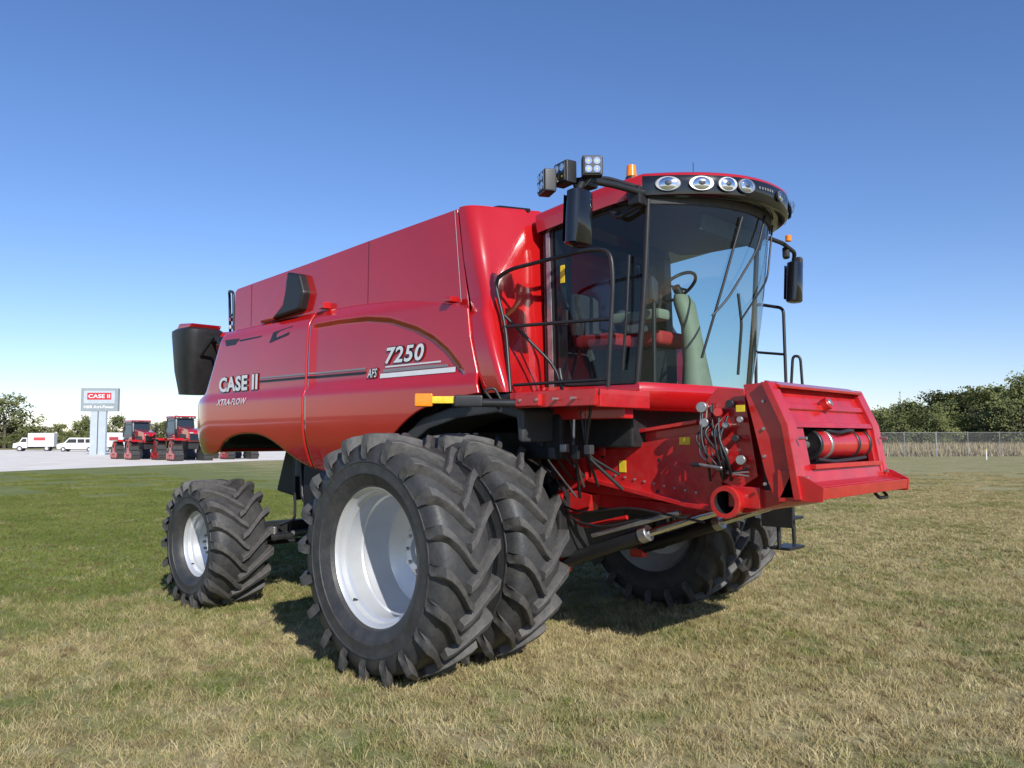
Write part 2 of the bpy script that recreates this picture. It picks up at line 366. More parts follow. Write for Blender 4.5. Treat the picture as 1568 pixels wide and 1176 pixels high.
for sd in (-1,1):
    box('rear_axle_knuckle',(-3.71,sd*1.6,.74),(.26,.18,.42),DARK,CH,.04)
    cyl('rear_axle_extension',(-3.71,sd*1.0,.78),(-3.71,sd*1.6,.74),.09,DARK,CH)
    cyl('steering_cylinder',(-3.5,sd*.5,.78),(-3.45,sd*1.55,.72),.035,STEEL,CH)
    box('axle_bracket',(-3.3,sd*1.45,.75),(.22,.3,.07),DARK,CH,.02)
    cyl('axle_pin',(-3.3,sd*1.5,.70),(-3.3,sd*1.5,.86),.03,STEEL,CH,seg=12)
cyl('axle_tie_rod',(-3.45,-1.6,.66),(-3.45,1.6,.66),.025,DARK,CH)
prism('chassis_frame',[(-4.4,1.2),(-4.1,1.95),(.2,1.95),(.5,1.2),(.3,.85),(-1.2,.80),(-2.4,.95),(-3.2,1.05)],-.85,.85,DARK,CH,.03)
box('frame_rail_near',(-2.2,-1.0,1.28),(2.4,.12,.26),DARK,CH,.02)
box('fuel_tank',(-2.35,-1.22,1.30),(1.1,.35,.6),DARK,CH,.06)
for i in range(7):
    xx=-3.2+.32*i; box('frame_bracket',(xx,-1.15,U(1.2,1.55)),(.07,.3,U(.25,.55)),DARK,CH,.01)
tube('chassis_hose_a',[(-3.0,-1.35,1.75),(-2.9,-1.38,1.2),(-2.5,-1.35,1.0),(-1.6,-1.3,1.1)],.022,BLK,CH)
tube('chassis_hose_b',[(-3.2,-1.3,1.75),(-3.15,-1.32,.95),(-3.5,-1.3,.85)],.016,BLK,CH)
cyl('chassis_canister',(-3.02,-1.32,1.45),(-3.02,-1.32,1.7),.07,GREY,CH)
prism('rear_arch_liner',[(-4.75,1.75),(-4.3,1.95),(-3.7,2.04),(-3.0,1.92),(-2.5,1.66),(-2.5,1.78),(-3.0,2.08),(-3.7,2.14),(-4.4,2.06),(-4.8,1.85)],-1.5,1.4,DARK,CH,.02)
prism('front_fender',[(-1.05,1.80),(-.6,2.08),(-.2,2.17),(.60,2.19),(.70,2.12),(.70,1.85),(.64,1.85),(.62,2.05),(.4,2.10),(-.1,2.06),(-.5,1.97),(-.9,1.75)],-1.55,-.95,GREY,CH,.03)
box('underfloor_block',(.75,0,1.98),(1.1,1.7,.36),DARK,CH,.03)
box('underfloor_side',(.55,-1.0,1.9),(.5,.35,.4),DARK,CH,.04)
for i in range(12):
    a=.35+.07*i
    tube('underfloor_hose',[(a,-1.12-.05*R(),2.2),(a+U(-.1,.1),-1.15,1.75),(a+U(-.1,.2),-.9,U(1.2,1.6))],U(.008,.016),BLK if i%4 else STEEL,CH,.1)
for i in range(6):
    box('underfloor_valve',(.45+.13*i,-1.18,U(1.75,2.05)),(.07,.06,U(.06,.14)),[STEEL,BLK,GREY][i%3],CH,.01)
# ------------------------------------------------------------------ cab
HW=.95
def Xb(y): return 1.42+.34*(1-abs(y/HW)**2.2)
def Xt(y): return 1.56+.46*(1-abs(y/HW)**2.2)
nY=33; nZ=14
v=[];f=[]
for j in range(nZ):
    t=j/(nZ-1); z=2.33+1.53*t
    for i in range(nY):
        y=-HW+2*HW*i/(nY-1); x=Xb(y)*(1-t)+Xt(y)*t+.03*math.sin(t*math.pi)
        zz=z-.03*(1-(y/HW)**2)*(1-t)
        v.append((x,y,zz))
for j in range(nZ-1):
    for i in range(nY-1): f.append([j*nY+i,j*nY+i+1,(j+1)*nY+i+1,(j+1)*nY+i])
fromdata('windshield',v,f,GLS,CH,angle=80)
for sd in (-1,1):
    y=sd*HW
    fromdata('side_window',[(.56,y,2.36),(1.42,y,2.34),(1.50,y,3.1),(1.56,y,3.86),(.52,y,3.86)],[[0,1,2,3,4]],GLSD if sd<0 else GLS,CH)
    tube('front_pillar',[(1.42,y,2.30),(1.51,y,3.1),(1.56,y,3.88)],.024,BLK,CH,.3)
    tube('window_frame_bottom',[(.60,y*1.01,2.5),(.63,y*1.01,2.35),(1.42,y*1.01,2.335)],.02,BLK,CH,.12)
    prism('rear_pillar',[(.42,2.28),(.60,2.28),(.56,3.9),(.40,3.9)],min(y,y*.86),max(y,y*.86),BLK,CH,.015)
    ya,yb=y*1.002+sd*.001,y*1.002+sd*.012
    prism('pillar_trim',[(.475,2.32),(.535,2.32),(.49,3.82),(.445,3.82)],min(ya,yb),max(ya,yb),STEEL,CH,.004)
tube('door_handle_bar',[(1.30,-.975,2.45),(1.36,-.99,2.95),(1.38,-.975,3.4)],.012,BLK,CH)
box('door_latch',(.68,-.965,2.95),(.05,.03,.14),BLK,CH,.01)
box('door_label',(.64,-.955,3.35),(.05,.006,.16),YEL,CH,.002)
rg=[]
for z,off in ((2.34,.03),(2.30,.05),(2.24,.05),(2.17,.0),(2.12,-.05)):
    L=[(Xb(y)+off,y*(HW+off*.6)/HW,z-.02*(1-(y/HW)**2)) for y in lin(-HW,HW,25)]
    L+=[(.4,HW+off*.6,z),(.4,-HW-off*.6,z)]
    rg.append(L)
loft('cab_base',rg,RED,CH,angle=50)
prism('cab_rear_wall_low',[(.40,2.3),(.46,2.3),(.46,2.95),(.40,2.95)],-.9,.9,SEAT,CH)
box('cab_rear_wall_top',(.43,0,3.8),(.06,1.8,.2),SEAT,CH)
for y in (-.75,.75): box('cab_rear_post',(.43,y,3.35),(.06,.3,.9),SEAT,CH)
def roofring(z,ins,front=0):
    L=[]
    W2=1.02-ins
    for y in lin(-1,1,41):
        L.append((1.55-ins*.5+ (.66-ins*.5+front)*(1-abs(y)**2.3),y*W2,z))
    L+=[(1.2,W2,z),(.8,W2,z),(.38+ins,W2*.98,z),(.34+ins,0,z),(.38+ins,-W2*.98,z),(.8,-W2,z),(1.2,-W2,z)]
    return [(x,y,zz-.09*max(0,(1.35-x)/.9)) for x,y,zz in L]
rg=[roofring(3.86,.14),roofring(3.84,.03),roofring(3.86,.0),roofring(3.95,-.01,.01),roofring(4.015,-.01,-.01),roofring(4.03,.0,.0),roofring(4.045,.02),roofring(4.085,.12),roofring(4.12,.3),roofring(4.14,.6)]
o=loft('cab_roof',rg,[RED,BLKG],CH,angle=45)
for p in o.data.polygons:
    if p.center.z<3.862 and p.normal.z<-.3: p.material_index=1
    if p.center.x>1.40 and 3.8<p.center.z<4.02: p.material_index=1
def visor(y):
    yy=y/1.03; return 1.555+.67*(1-abs(yy)**2.3)
def vlamp(y,ra,rb,z=3.94):
    x=visor(y); e=.01; dx=(visor(y+e)-visor(y-e))/(2*e); tv=Vector((dx,1,0)).normalized(); n=Vector((tv.y,-tv.x,0))
    c=Vector((x,y,z))+n*.004
    M=Matrix((( tv.x,0,n.x,c.x),(tv.y,0,n.y,c.y),(0,1,0,c.z),(0,0,0,1)))
    def disc(name,ra,rb,h,mat,dome):
        bm=bmesh.new(); vs=[]
        for k in range(5):
            q=k/4; rr=1-q
            ring=[bm.verts.new(M@Vector((ra*rr*math.cos(a),rb*rr*math.sin(a),h+dome*(1-rr*rr)))) for a in [2*math.pi*i/28 for i in range(28)]] if k<4 else [bm.verts.new(M@Vector((0,0,h+dome)))]
            vs.append(ring)
        for k in range(3):
            for i in range(28): bm.faces.new([vs[k][i],vs[k][(i+1)%28],vs[k+1][(i+1)%28],vs[k+1][i]])
        for i in range(28): bm.faces.new([vs[3][i],vs[3][(i+1)%28],vs[4][0]])
        finish(name,bm,mat,CH,angle=80)
    disc('roof_lamp_bezel',ra*1.06,rb*1.10,.004,GREY,.006)
    disc('roof_lamp_bowl',ra,rb,.014,STEEL,-.0)
    disc('roof_lamp_bulb',ra*.72,rb*.9,.018,REFL,.010)
    disc('roof_lamp_core',ra*.28,rb*.34,.029,GREY,.006)
    disc('roof_lamp_lens',ra*1.0,rb*1.0,.022,GLC,.024)
for y in (-.91,-.73,-.56,-.41,.41,.56,.73,.91): vlamp(y,.10 if abs(y)>.7 else .082,.058)
vlamp(.02,.05,.045,3.93)
for k,y in enumerate(lin(-.27,-.10,6)):
    x=visor(y); box('visor_letter',(x+.006,y,3.95),(.006,.016,.022),GDEC,CH,.001)
rg=[]
for z,o_ in ((3.87,.01),(3.80,.0)):
    rg.append([(Xt(y)+.01+o_,y*1.01,z) for y in lin(-HW,HW,25)]+[(.5,HW*1.01,z),(.5,-HW*1.01,z)])
loft('cab_header',rg,SEAT,CH)
cyl('beacon_base',(1.38,-.93,3.96),(1.38,-.93,4.07),.05,BLK,CH)
cyl('beacon_lens',(1.38,-.93,4.07),(1.38,-.93,4.17),.045,AMB,CH,r2=.038)
cyl('radio_antenna',(1.3,.2,4.1),(1.3,.2,4.5),.004,BLK,CH)
def wp(y,z,o_=.03):
    t=(z-2.33)/1.53; return (Xb(y)*(1-t)+Xt(y)*t+.03*math.sin(t*math.pi)+o_,y,z)
tube('wiper_arm_a',[wp(.15,3.83),wp(.0,3.5,.05),wp(-.32,3.05,.04),wp(-.45,2.9)],.010,BLK,CH,.1)
tube('wiper_blade_a',[wp(-.22,3.75,.02),wp(-.36,3.2,.02),wp(-.48,2.55,.02)],.011,BLK,CH,0)
tube('wiper_arm_b',[wp(.5,3.83),wp(.35,3.3,.04),wp(-.1,2.9,.04)],.009,BLK,CH,.1)
box('cab_floor',(.95,0,2.335),(1.0,1.8,.03),SEAT,CH)
box('seat_cushion',(.95,0,2.80),(.5,.5,.14),SEATR,CH,.05,seg=3)
box('seat_back',(.70,0,3.15),(.14,.48,.62),SEAT,CH,.06,RY(-8),3)
box('seat_head',(.65,0,3.53),(.10,.28,.18),SEAT,CH,.04,seg=3)
box('seat_pedestal',(.9,0,2.55),(.4,.4,.38),BLK,CH,.03)
box('armrest_console',(1.05,-.36,2.98),(.55,.18,.10),CONS,CH,.03)
cyl('joystick',(1.25,-.36,3.0),(1.28,-.36,3.16),.02,BLK,CH)
box('display_screen',(1.38,-.62,3.15),(.04,.26,.2),BLK,CH,.01,RZ(25))
cyl('display_mast',(1.40,-.66,2.35),(1.38,-.62,3.1),.018,BLK,CH)
box('instructor_seat',(.85,-.62,2.75),(.42,.35,.12),SEATR,CH,.04)
box('instructor_seat_back',(.62,-.62,3.0),(.1,.35,.4),SEAT,CH,.04)
tube('cab_grab_bar',[(1.40,.80,2.5),(1.44,.82,3.0),(1.42,.80,3.3)],.014,BLK,CH)
box('sun_visor',(1.75,.1,3.72),(.02,1.1,.14),SEAT,CH,.005,RY(15))
rg=[]
for z,cx,hx,hy in ((2.34,1.42,.13,.16),(2.6,1.40,.10,.12),(2.9,1.36,.08,.10),(3.12,1.30,.09,.12),(3.2,1.27,.06,.09)):
    rg.append([(cx+hx*math.cos(a),hy*math.sin(a),z) for a in [2*math.pi*i/20 for i in range(20)]])
loft('steering_column',rg,CONS,CH)
def torus(name,c,Rm,r,M,mat):
    v=[];f=[];n=40;m=8
    for i in range(n):
        a=2*math.pi*i/n
        for j in range(m):
            b=2*math.pi*j/m; v.append(Vector(c)+M.to_3x3()@Vector(((Rm+r*math.cos(b))*math.cos(a),(Rm+r*math.cos(b))*math.sin(a),r*math.sin(b))))
    for i in range(n):
        for j in range(m): f.append([i*m+j,((i+1)%n)*m+j,((i+1)%n)*m+(j+1)%m,i*m+(j+1)%m])
    return fromdata(name,v,f,mat,CH,angle=80)
torus('steering_wheel',(1.22,0,3.28),.20,.016,RY(-35),BLK)
cyl('steering_hub',(1.26,0,3.2),(1.21,0,3.29),.04,BLK,CH)
cyl('steering_spoke',(1.22,-.19,3.28),(1.22,.19,3.28),.012,BLK,CH)
# ------------------------------------------------------------------ platform / rails
box('platform_deck',(1.0,-1.28,2.235),(1.05,.62,.05),BLK,CH,.01)
prism('platform_front_beam',[(.62,2.13),(1.50,2.13),(1.52,2.26),(.62,2.26)],-1.62,-1.56,REDF,CH,.008)
box('platform_end_beam',(1.50,-1.25,2.19),(.06,.66,.14),REDF,CH,.01)
box('platform_bracket',(.85,-1.64,2.19),(.26,.05,.10),REDF,CH,.01)
box('platform_inner_support',(1.0,-1.1,2.10),(.9,.12,.12),REDF,CH,.01)
for i in range(4): cyl('beam_bolt',(.78+.18*i,-1.62,2.19),(.78+.18*i,-1.675,2.19),.012,STEEL,CH,seg=8,bevel=0)
tube('platform_rail',[(.58,-1.57,2.27),(.46,-1.5,2.82),(.32,-1.5,3.26),(.50,-1.5,3.33),(1.36,-1.5,3.36),(1.58,-1.5,3.32),(1.60,-1.5,3.1),(1.54,-1.5,2.27)],.017,BLK,CH,.12)
tube('platform_rail_mid',[(.42,-1.5,2.84),(1.58,-1.5,2.79)],.015,BLK,CH,0)
tube('platform_rail_low',[(.58,-1.53,2.33),(1.54,-1.5,2.33)],.013,BLK,CH,0)
tube('platform_toe',[(.40,-1.46,2.95),(.75,-1.2,2.5),(.8,-1.15,2.28)],.014,BLK,CH,.1)
box('far_platform_deck',(1.0,1.35,2.235),(1.1,.7,.05),BLK,CH,.01)
box('far_platform_beam',(1.0,1.68,2.19),(1.1,.06,.14),REDF,CH,.01)
tube('far_rail',[(1.18,1.6,2.25),(1.20,1.6,3.32),(1.51,1.6,3.24),(1.52,1.6,2.25)],.017,BLK,CH,.06)
tube('far_rail_mid',[(1.18,1.6,2.8),(1.52,1.6,2.75)],.014,BLK,CH,0)
tube('far_rail_b',[(1.56,1.6,2.25),(1.60,1.6,2.73),(1.67,1.62,2.72),(1.68,1.65,2.25)],.015,BLK,CH,.05)
for yv in (1.50,1.85):
    tube('ladder_side',[(1.42,yv,2.2),(1.45,yv,.75)],.02,BLK,CH,0)
for z in (.75,1.05,1.35,1.65,1.95): box('ladder_step',(1.43+.02*(2-z),1.67,z),(.22,.36,.03),BLK,CH,.005)
box('ladder_side_plate',(1.45,1.46,1.12),(.34,.02,.30),BLK,CH,.01)
def mirror(sd,y,x,z,h,w):
    rg=[]
    for q,sx in ((0,.80),(.03,1),(.5,1.0),(.97,.95),(1,.75)):
        zz=z-h/2+h*q
        rg.append([(x+sx*.07*abs(math.cos(a))**.7*(1 if math.cos(a)>0 else -1)+.02*q,y+sx*w/2*abs(math.sin(a))**.7*(1 if math.sin(a)>0 else -1),zz) for a in [2*math.pi*i/20 for i in range(20)]])
    loft('mirror_housing',rg,BLKG,CH,angle=50)
    fromdata('mirror_glass',[(x-.076,y-w*.4,z-h*.42),(x-.076,y+w*.4,z-h*.42),(x-.06,y+w*.4,z+h*.42),(x-.06,y-w*.4,z+h*.42)],[[0,1,2,3]],CHROME,CH)
mirror(-1,-1.72,1.44,3.55,.42,.24)
mirror(1,1.62,1.62,3.50,.42,.2)
def worklamp(c,rot,s=.13):
    M=Matrix.Translation(c)@rot
    bm=bmesh.new(); bmesh.ops.create_cube(bm,size=1); bm.transform(M@Matrix.Diagonal((s*.55,s,s,1))); finish('work_lamp_housing',bm,BLK,CH,bevel=.015)
    bm=bmesh.new(); bmesh.ops.create_cube(bm,size=1); bm.transform(M@Matrix.Translation((s*.29,0,0))@Matrix.Diagonal((.01,s*.8,s*.8,1))); finish('work_lamp_lens',bm,GREY,CH,bevel=.003)
    for dy in (-.2,.2):
        for dz in (-.2,.2):
            p=M@Vector((s*.31,dy*s,dz*s)); q=M@Vector((s*.33,dy*s,dz*s)); cyl('work_lamp_led',p,q,s*.17,CHROME,CH,seg=12,bevel=0)
            p=M@Vector((s*.33,dy*s,dz*s)); q=M@Vector((s*.335,dy*s,dz*s)); cyl('work_lamp_chip',p,q,s*.05,YEL,CH,seg=8,bevel=0)
worklamp((1.50,-1.62,3.96),RZ(-45),.16)
worklamp((1.30,-1.70,3.93),RZ(-105),.18)
worklamp((1.20,-1.80,3.86),RZ(-120),.18)
tube('mirror_arm',[(1.55,-1.0,3.88),(1.47,-1.3,3.90),(1.42,-1.62,3.88),(1.42,-1.72,3.74)],.028,BLK,CH,.05)
tube('mirror_arm_b',[(1.50,-1.0,3.94),(1.40,-1.3,3.97),(1.34,-1.6,3.9),(1.24,-1.78,3.86)],.018,BLK,CH,.05)
tube('lamp_cable',[(1.50,-1.62,3.88),(1.45,-1.66,3.80),(1.36,-1.66,3.84),(1.30,-1.70,3.88)],.007,BLK,CH,.03)
box('mirror_bracket',(1.38,-1.55,3.87),(.14,.16,.08),BLK,CH,.02)
box('roof_side_bracket',(1.50,-1.02,3.86),(.12,.12,.16),BLK,CH,.02)
tube('pillar_top_strut',[(1.56,-1.0,3.80),(1.30,-1.02,3.72),(1.22,-1.0,3.80)],.02,BLK,CH,.04)
tube('far_mirror_arm',[(1.6,1.0,3.88),(1.66,1.3,3.85),(1.66,1.58,3.80),(1.62,1.62,3.7)],.022,BLK,CH,.05)
worklamp((1.62,1.45,3.78),RZ(20),.11); worklamp((1.64,1.72,3.72),RZ(20),.11)
cyl('far_marker',(1.72,1.3,3.86),(1.72,1.3,3.92),.03,AMB,CH)
cyl('signal_arm',(.72,-1.62,2.17),(.30,-1.97,2.18),.035,BLK,CH)
Md=Matrix.Rotation(math.atan2(-.39,-.41),4,'Z')
box('signal_amber_lamp',(.13,-2.13,2.20),(.15,.07,.11),AMB,CH,.015,Md)
box('signal_yellow_reflector',(.27,-2.02,2.20),(.22,.05,.06),YEL,CH,.008,Md)
box('signal_bracket',(.42,-1.90,2.19),(.24,.07,.10),BLK,CH,.02,Md)
tube('signal_hoop',[(.58,-1.70,2.12),(.50,-1.80,2.28),(.56,-1.74,2.30),(.62,-1.68,2.14)],.012,BLK,CH,.03)
# ------------------------------------------------------------------ feeder house
prism('feeder_body',[(.20,1.80),(1.87,2.01),(2.08,2.20),(2.42,2.20),(2.50,1.52),(2.06,1.33),(.50,1.40),(.12,1.60)],-.66,.66,REDF,CH,.012)
prism('feeder_side_plate',[(.75,1.76),(1.87,1.93),(2.0,1.93),(2.05,1.45),(2.0,1.31),(1.75,1.33),(.75,1.50)],-.71,-.665,REDF,CH,.005)
prism('feeder_side_rib',[(.75,1.50),(1.75,1.33),(2.0,1.31),(2.0,1.34),(1.76,1.365),(.75,1.535)],-.76,-.71,REDF,CH,.004)
prism('feeder_top_rib',[(.30,1.80),(1.85,2.0),(1.85,2.03),(.30,1.83)],-.75,-.66,REDF,CH,.004)
prism('feeder_rear_plate',[(.12,1.84),(.62,1.90),(.72,1.5),(.45,1.38),(.10,1.42)],-.73,-.67,REDF,CH,.006)
prism('feeder_pivot_gusset',[(.25,1.45),(.75,1.38),(.70,1.22),(.45,1.18),(.35,1.30)],-.70,-.55,REDF,CH,.01)
for i in range(9):
    cyl('side_bolt',(1.02+.10*i,-.71,1.56-.014*i),(1.02+.10*i,-.722,1.56-.014*i),.010,STEEL,CH,seg=8,bevel=0)
for i in range(6):
    cyl('plate_bolt',(.2+.08*i,-.73,1.78+.010*i),(.2+.08*i,-.745,1.78+.010*i),.010,DARK,CH,seg=8,bevel=0)
for i in range(5):
    cyl('plate_bolt_b',(.60-.0*i,-.73,1.80-.07*i),(.60-.0*i,-.745,1.80-.07*i),.010,DARK,CH,seg=8,bevel=0)
for x,z in ((1.45,1.44),(1.47,1.70),(.9,1.60),(.88,1.72)): cyl('side_hole',(x,-.708,z),(x,-.7125,z),.016,BLK,CH,seg=14,bevel=0)
box('warning_label',(1.10,-.714,1.64),(.07,.006,.10),YEL,CH,.001)
box('warning_label_b',(1.72,-.714,1.86),(.10,.006,.06),YEL,CH,.001)
box('warning_label_c',(2.36,-.985,2.10),(.07,.006,.05),YEL,CH,.001)
box('worklight_stack',(.92,-.78,2.02),(.05,.05,.12),WHT,CH,.01)
box('pull_tab',(.92,-.76,1.80),(.06,.03,.14),REDF,CH,.01)
tube('pull_tab_hose',[(.92,-.78,2.2),(.90,-.80,1.98),(.94,-.76,1.72)],.008,BLK,CH)
YN,YF=-.90,.80
prism('face_side_near',[(2.34,2.28),(2.53,2.29),(2.66,1.98),(2.73,1.46),(2.56,1.46),(2.50,1.62)],YN,YN+.03,REDF,CH,.005)
prism('face_post_flange_near',[(2.50,2.29),(2.56,2.29),(2.70,1.98),(2.785,1.45),(2.73,1.45),(2.65,1.97)],YN-.05,YN+.10,REDF,CH,.006)
prism('gap_shade',[(2.36,2.20),(2.48,2.20),(2.60,1.5),(2.45,1.5)],-.80,.78,DARK,CH,.004)  # dark strip painted in as the shade between feeder body and frame
prism('face_side_far',[(2.32,2.02),(2.40,2.29),(2.55,2.29),(2.69,1.98),(2.80,1.45),(2.62,1.45)],YF-.05,YF,REDF,CH,.006)
prism('face_post_flange_far',[(2.50,2.29),(2.56,2.29),(2.70,1.98),(2.785,1.45),(2.73,1.45),(2.65,1.97)],YF-.10,YF+.05,REDF,CH,.006)
prism('face_top_plate',[(2.40,2.28),(2.52,2.27),(2.655,1.98),(2.64,1.97),(2.50,2.24),(2.40,2.24)],YN+.05,YF-.05,REDF,CH,.004)
prism('face_top_lip',[(2.47,2.28),(2.60,2.25),(2.605,2.27),(2.48,2.31)],YN+.06,YF-.06,REDF,CH,.004)
prism('face_top_step',[(2.585,2.14),(2.61,2.14),(2.625,2.10),(2.60,2.09)],YN+.10,YF-.10,REDF,CH,.004)
prism('face_header_beam',[(2.64,2.00),(2.68,2.00),(2.70,1.96),(2.64,1.96)],YN+.10,YF-.10,REDF,CH,.004)
prism('face_post_near',[(2.64,1.97),(2.675,1.97),(2.76,1.50),(2.70,1.50)],YN+.10,YN+.26,REDF,CH,.005)
prism('face_post_far',[(2.64,1.97),(2.675,1.97),(2.76,1.50),(2.70,1.50)],YF-.16,YF-.10,REDF,CH,.005)
prism('face_bottom_beam',[(2.60,1.655),(2.74,1.655),(2.765,1.55),(2.765,1.46),(2.60,1.45)],YN-.02,YF+.02,REDF,CH,.006)
prism('face_bottom_shelf',[(2.765,1.565),(2.87,1.54),(2.87,1.52),(2.765,1.54)],YN+.0,YF+.02,REDF,CH,.004)
prism('face_bottom_lip',[(2.765,1.49),(2.90,1.49),(2.915,1.535),(2.93,1.535),(2.92,1.455),(2.765,1.445)],YN+.0,YF+.02,REDF,CH,.004)
prism('lip_end_plate',[(2.60,1.43),(2.925,1.44),(2.935,1.54),(2.80,1.61),(2.70,1.63)],YN-.02,YN+.0,REDF,CH,.004)
prism('lip_end_plate_far',[(2.60,1.43),(2.925,1.44),(2.935,1.54),(2.80,1.61),(2.70,1.63)],YF+.02,YF+.045,REDF,CH,.004)
prism('face_mid_rail',[(2.72,1.655),(2.775,1.655),(2.775,1.69),(2.72,1.69)],YN+.24,YF-.12,REDF,CH,.004)
cyl('feed_drum',(2.60,-.42,1.83),(2.60,.62,1.83),.112,REDF,CH,seg=32)
for y in (-.40,-.2,.35,.6): cyl('drum_band',(2.60,y-.02,1.83),(2.60,y+.02,1.83),.122,BLK if abs(y)>.3 else STEEL,CH,seg=32)
cyl('drum_shaft',(2.60,-.66,1.83),(2.60,.74,1.83),.03,STEEL,CH)
tube('drum_chain',[(2.66,-.2,1.94),(2.72,-.1,1.92),(2.72,.1,1.94),(2.68,.3,1.94)],.015,BLK,CH,.05)
tube('drum_chain_b',[(2.70,-.45,1.72),(2.72,-.2,1.70),(2.72,.2,1.71),(2.70,.5,1.72)],.015,BLK,CH,.05)
cyl('face_eye',(2.60,-.10,2.13),(2.66,-.10,2.16),.05,REDF,CH); cyl('face_eye_core',(2.65,-.10,2.155),(2.67,-.10,2.165),.03,STEEL,CH)
for y in (-.86,.74):
    for z in (1.50,1.60,1.88): cyl('face_bolt',(2.74,y,z),(2.80,y,z),.012,STEEL,CH,seg=8,bevel=0)
for z in (1.55,1.75,1.95,2.15): cyl('side_flange_bolt',(2.50,YN,z),(2.50,YN-.015,z),.012,STEEL,CH,seg=8,bevel=0)
tube('latch_handle',[(2.78,.45,1.44),(2.82,.45,1.39),(2.82,.65,1.39),(2.78,.65,1.44)],.014,BLK,CH,.03)
prism('coupler_plate',[(1.95,2.14),(2.08,2.27),(2.30,2.25),(2.40,1.60),(2.25,1.50),(2.0,1.58)],-.82,-.79,REDF,CH,.005)
for (x,z,m,r) in ((1.98,2.12,STEEL,.035),(2.0,2.0,REDF,.03),(2.0,1.86,STEEL,.03),(2.12,2.08,BLK,.03),(2.10,1.92,REDF,.028),(2.16,1.78,BLK,.03),(2.22,2.14,BLK,.025),(2.30,1.72,REDF,.03),(2.05,1.72,STEEL,.025),(2.18,1.98,STEEL,.02),(2.26,1.88,BLK,.022),(2.30,2.02,REDF,.02),(2.12,1.66,BLK,.025)):
    cyl('coupler',(x-.02,-.81,z),(x+.01,-.89,z),r,m,CH,seg=16); cyl('coupler_cap',(x+.01,-.89,z),(x+.02,-.93,z),r*1.2,[RED,STEEL,BLK][random.randint(0,2)],CH,seg=16)
for i in range(8):
    x0=U(1.95,2.2); x1=U(2.05,2.35)
    tube('coupler_hose',[(x0,-.88,U(1.95,2.15)),(x0+U(-.05,.08),-.96,U(1.85,2.0)),(x1,-.94,U(1.65,1.8)),(x1-.05,-.82,U(1.55,1.65))],U(.007,.012),BLK,CH,.12)
for i in range(3): tube('hard_line',[(1.95+.05*i,-.84,2.15),(1.94+.05*i,-.86,1.75),(2.15+.04*i,-.86,1.62),(2.35,-.86,1.60+.03*i)],.007,STEEL if i<2 else BLK,CH,.05)
cyl('coupler_handle',(2.02,-.98,1.68),(2.22,-1.02,1.66),.012,STEEL,CH)
cyl('coupler_knob',(2.02,-.98,1.68),(1.94,-.98,1.68),.018,BLK,CH)
lathe('cross_tube',[(-.96,.085),(-.96,.118),(-.935,.125),(-.91,.105),(-.6,.105),(.6,.105),(.6,.0)],(2.20,0,1.405),REDF,CH,36)
lathe('cross_tube_inner',[(-.955,.087),(-.80,.085),(-.80,.0)],(2.20,0,1.405),DARK,CH,36)
box('cross_tube_bracket',(2.30,-.80,1.44),(.26,.10,.16),REDF,CH,.01)
prism('lower_side_link',[(2.0,1.42),(2.35,1.50),(2.62,1.50),(2.62,1.42),(2.3,1.32),(2.05,1.30)],-.80,-.76,REDF,CH,.005)
for y in (-.62,.62):
    cyl('lift_cylinder',(.35,y,.74),(1.25,y,1.06),.062,BLK,CH)
    cyl('lift_gland',(1.22,y,1.05),(1.30,y,1.08),.07,STEEL,CH)
    cyl('lift_rod',(1.25,y,1.06),(1.95,y,1.30),.032,CHROME,CH)
    cyl('lift_safety_stop',(.75,y-.08,1.02),(1.65,y-.08,1.28),.022,STEEL,CH)
    box('lift_eye',(.33,y,.74),(.16,.12,.18),REDF,CH,.02)
prism('feeder_lower_crossbar',[(.55,1.40),(1.9,1.30),(1.9,1.24),(.6,1.26)],-.55,.55,REDF,CH,.01)
tube('lower_red_strut',[(.35,-.6,1.25),(.60,-.66,1.08),(1.1,-.66,1.2)],.02,REDF,CH,.1)
tube('lower_hose',[(.3,-.7,1.5),(.55,-.78,1.15),(.9,-.75,1.10),(1.35,-.7,1.22)],.012,BLK,CH,.15)
tube('lower_hose_b',[(.35,-.75,1.3),(.7,-.80,1.22),(1.2,-.76,1.30),(1.9,-.74,1.22)],.010,BLK,CH,.15)
box('frame_plate_red',(.38,-.82,1.28),(.18,.05,.35),REDF,CH,.02,RY(25))
box('front_frame_dark',(.35,-.35,1.15),(.3,1.0,.7),DARK,CH,.04)
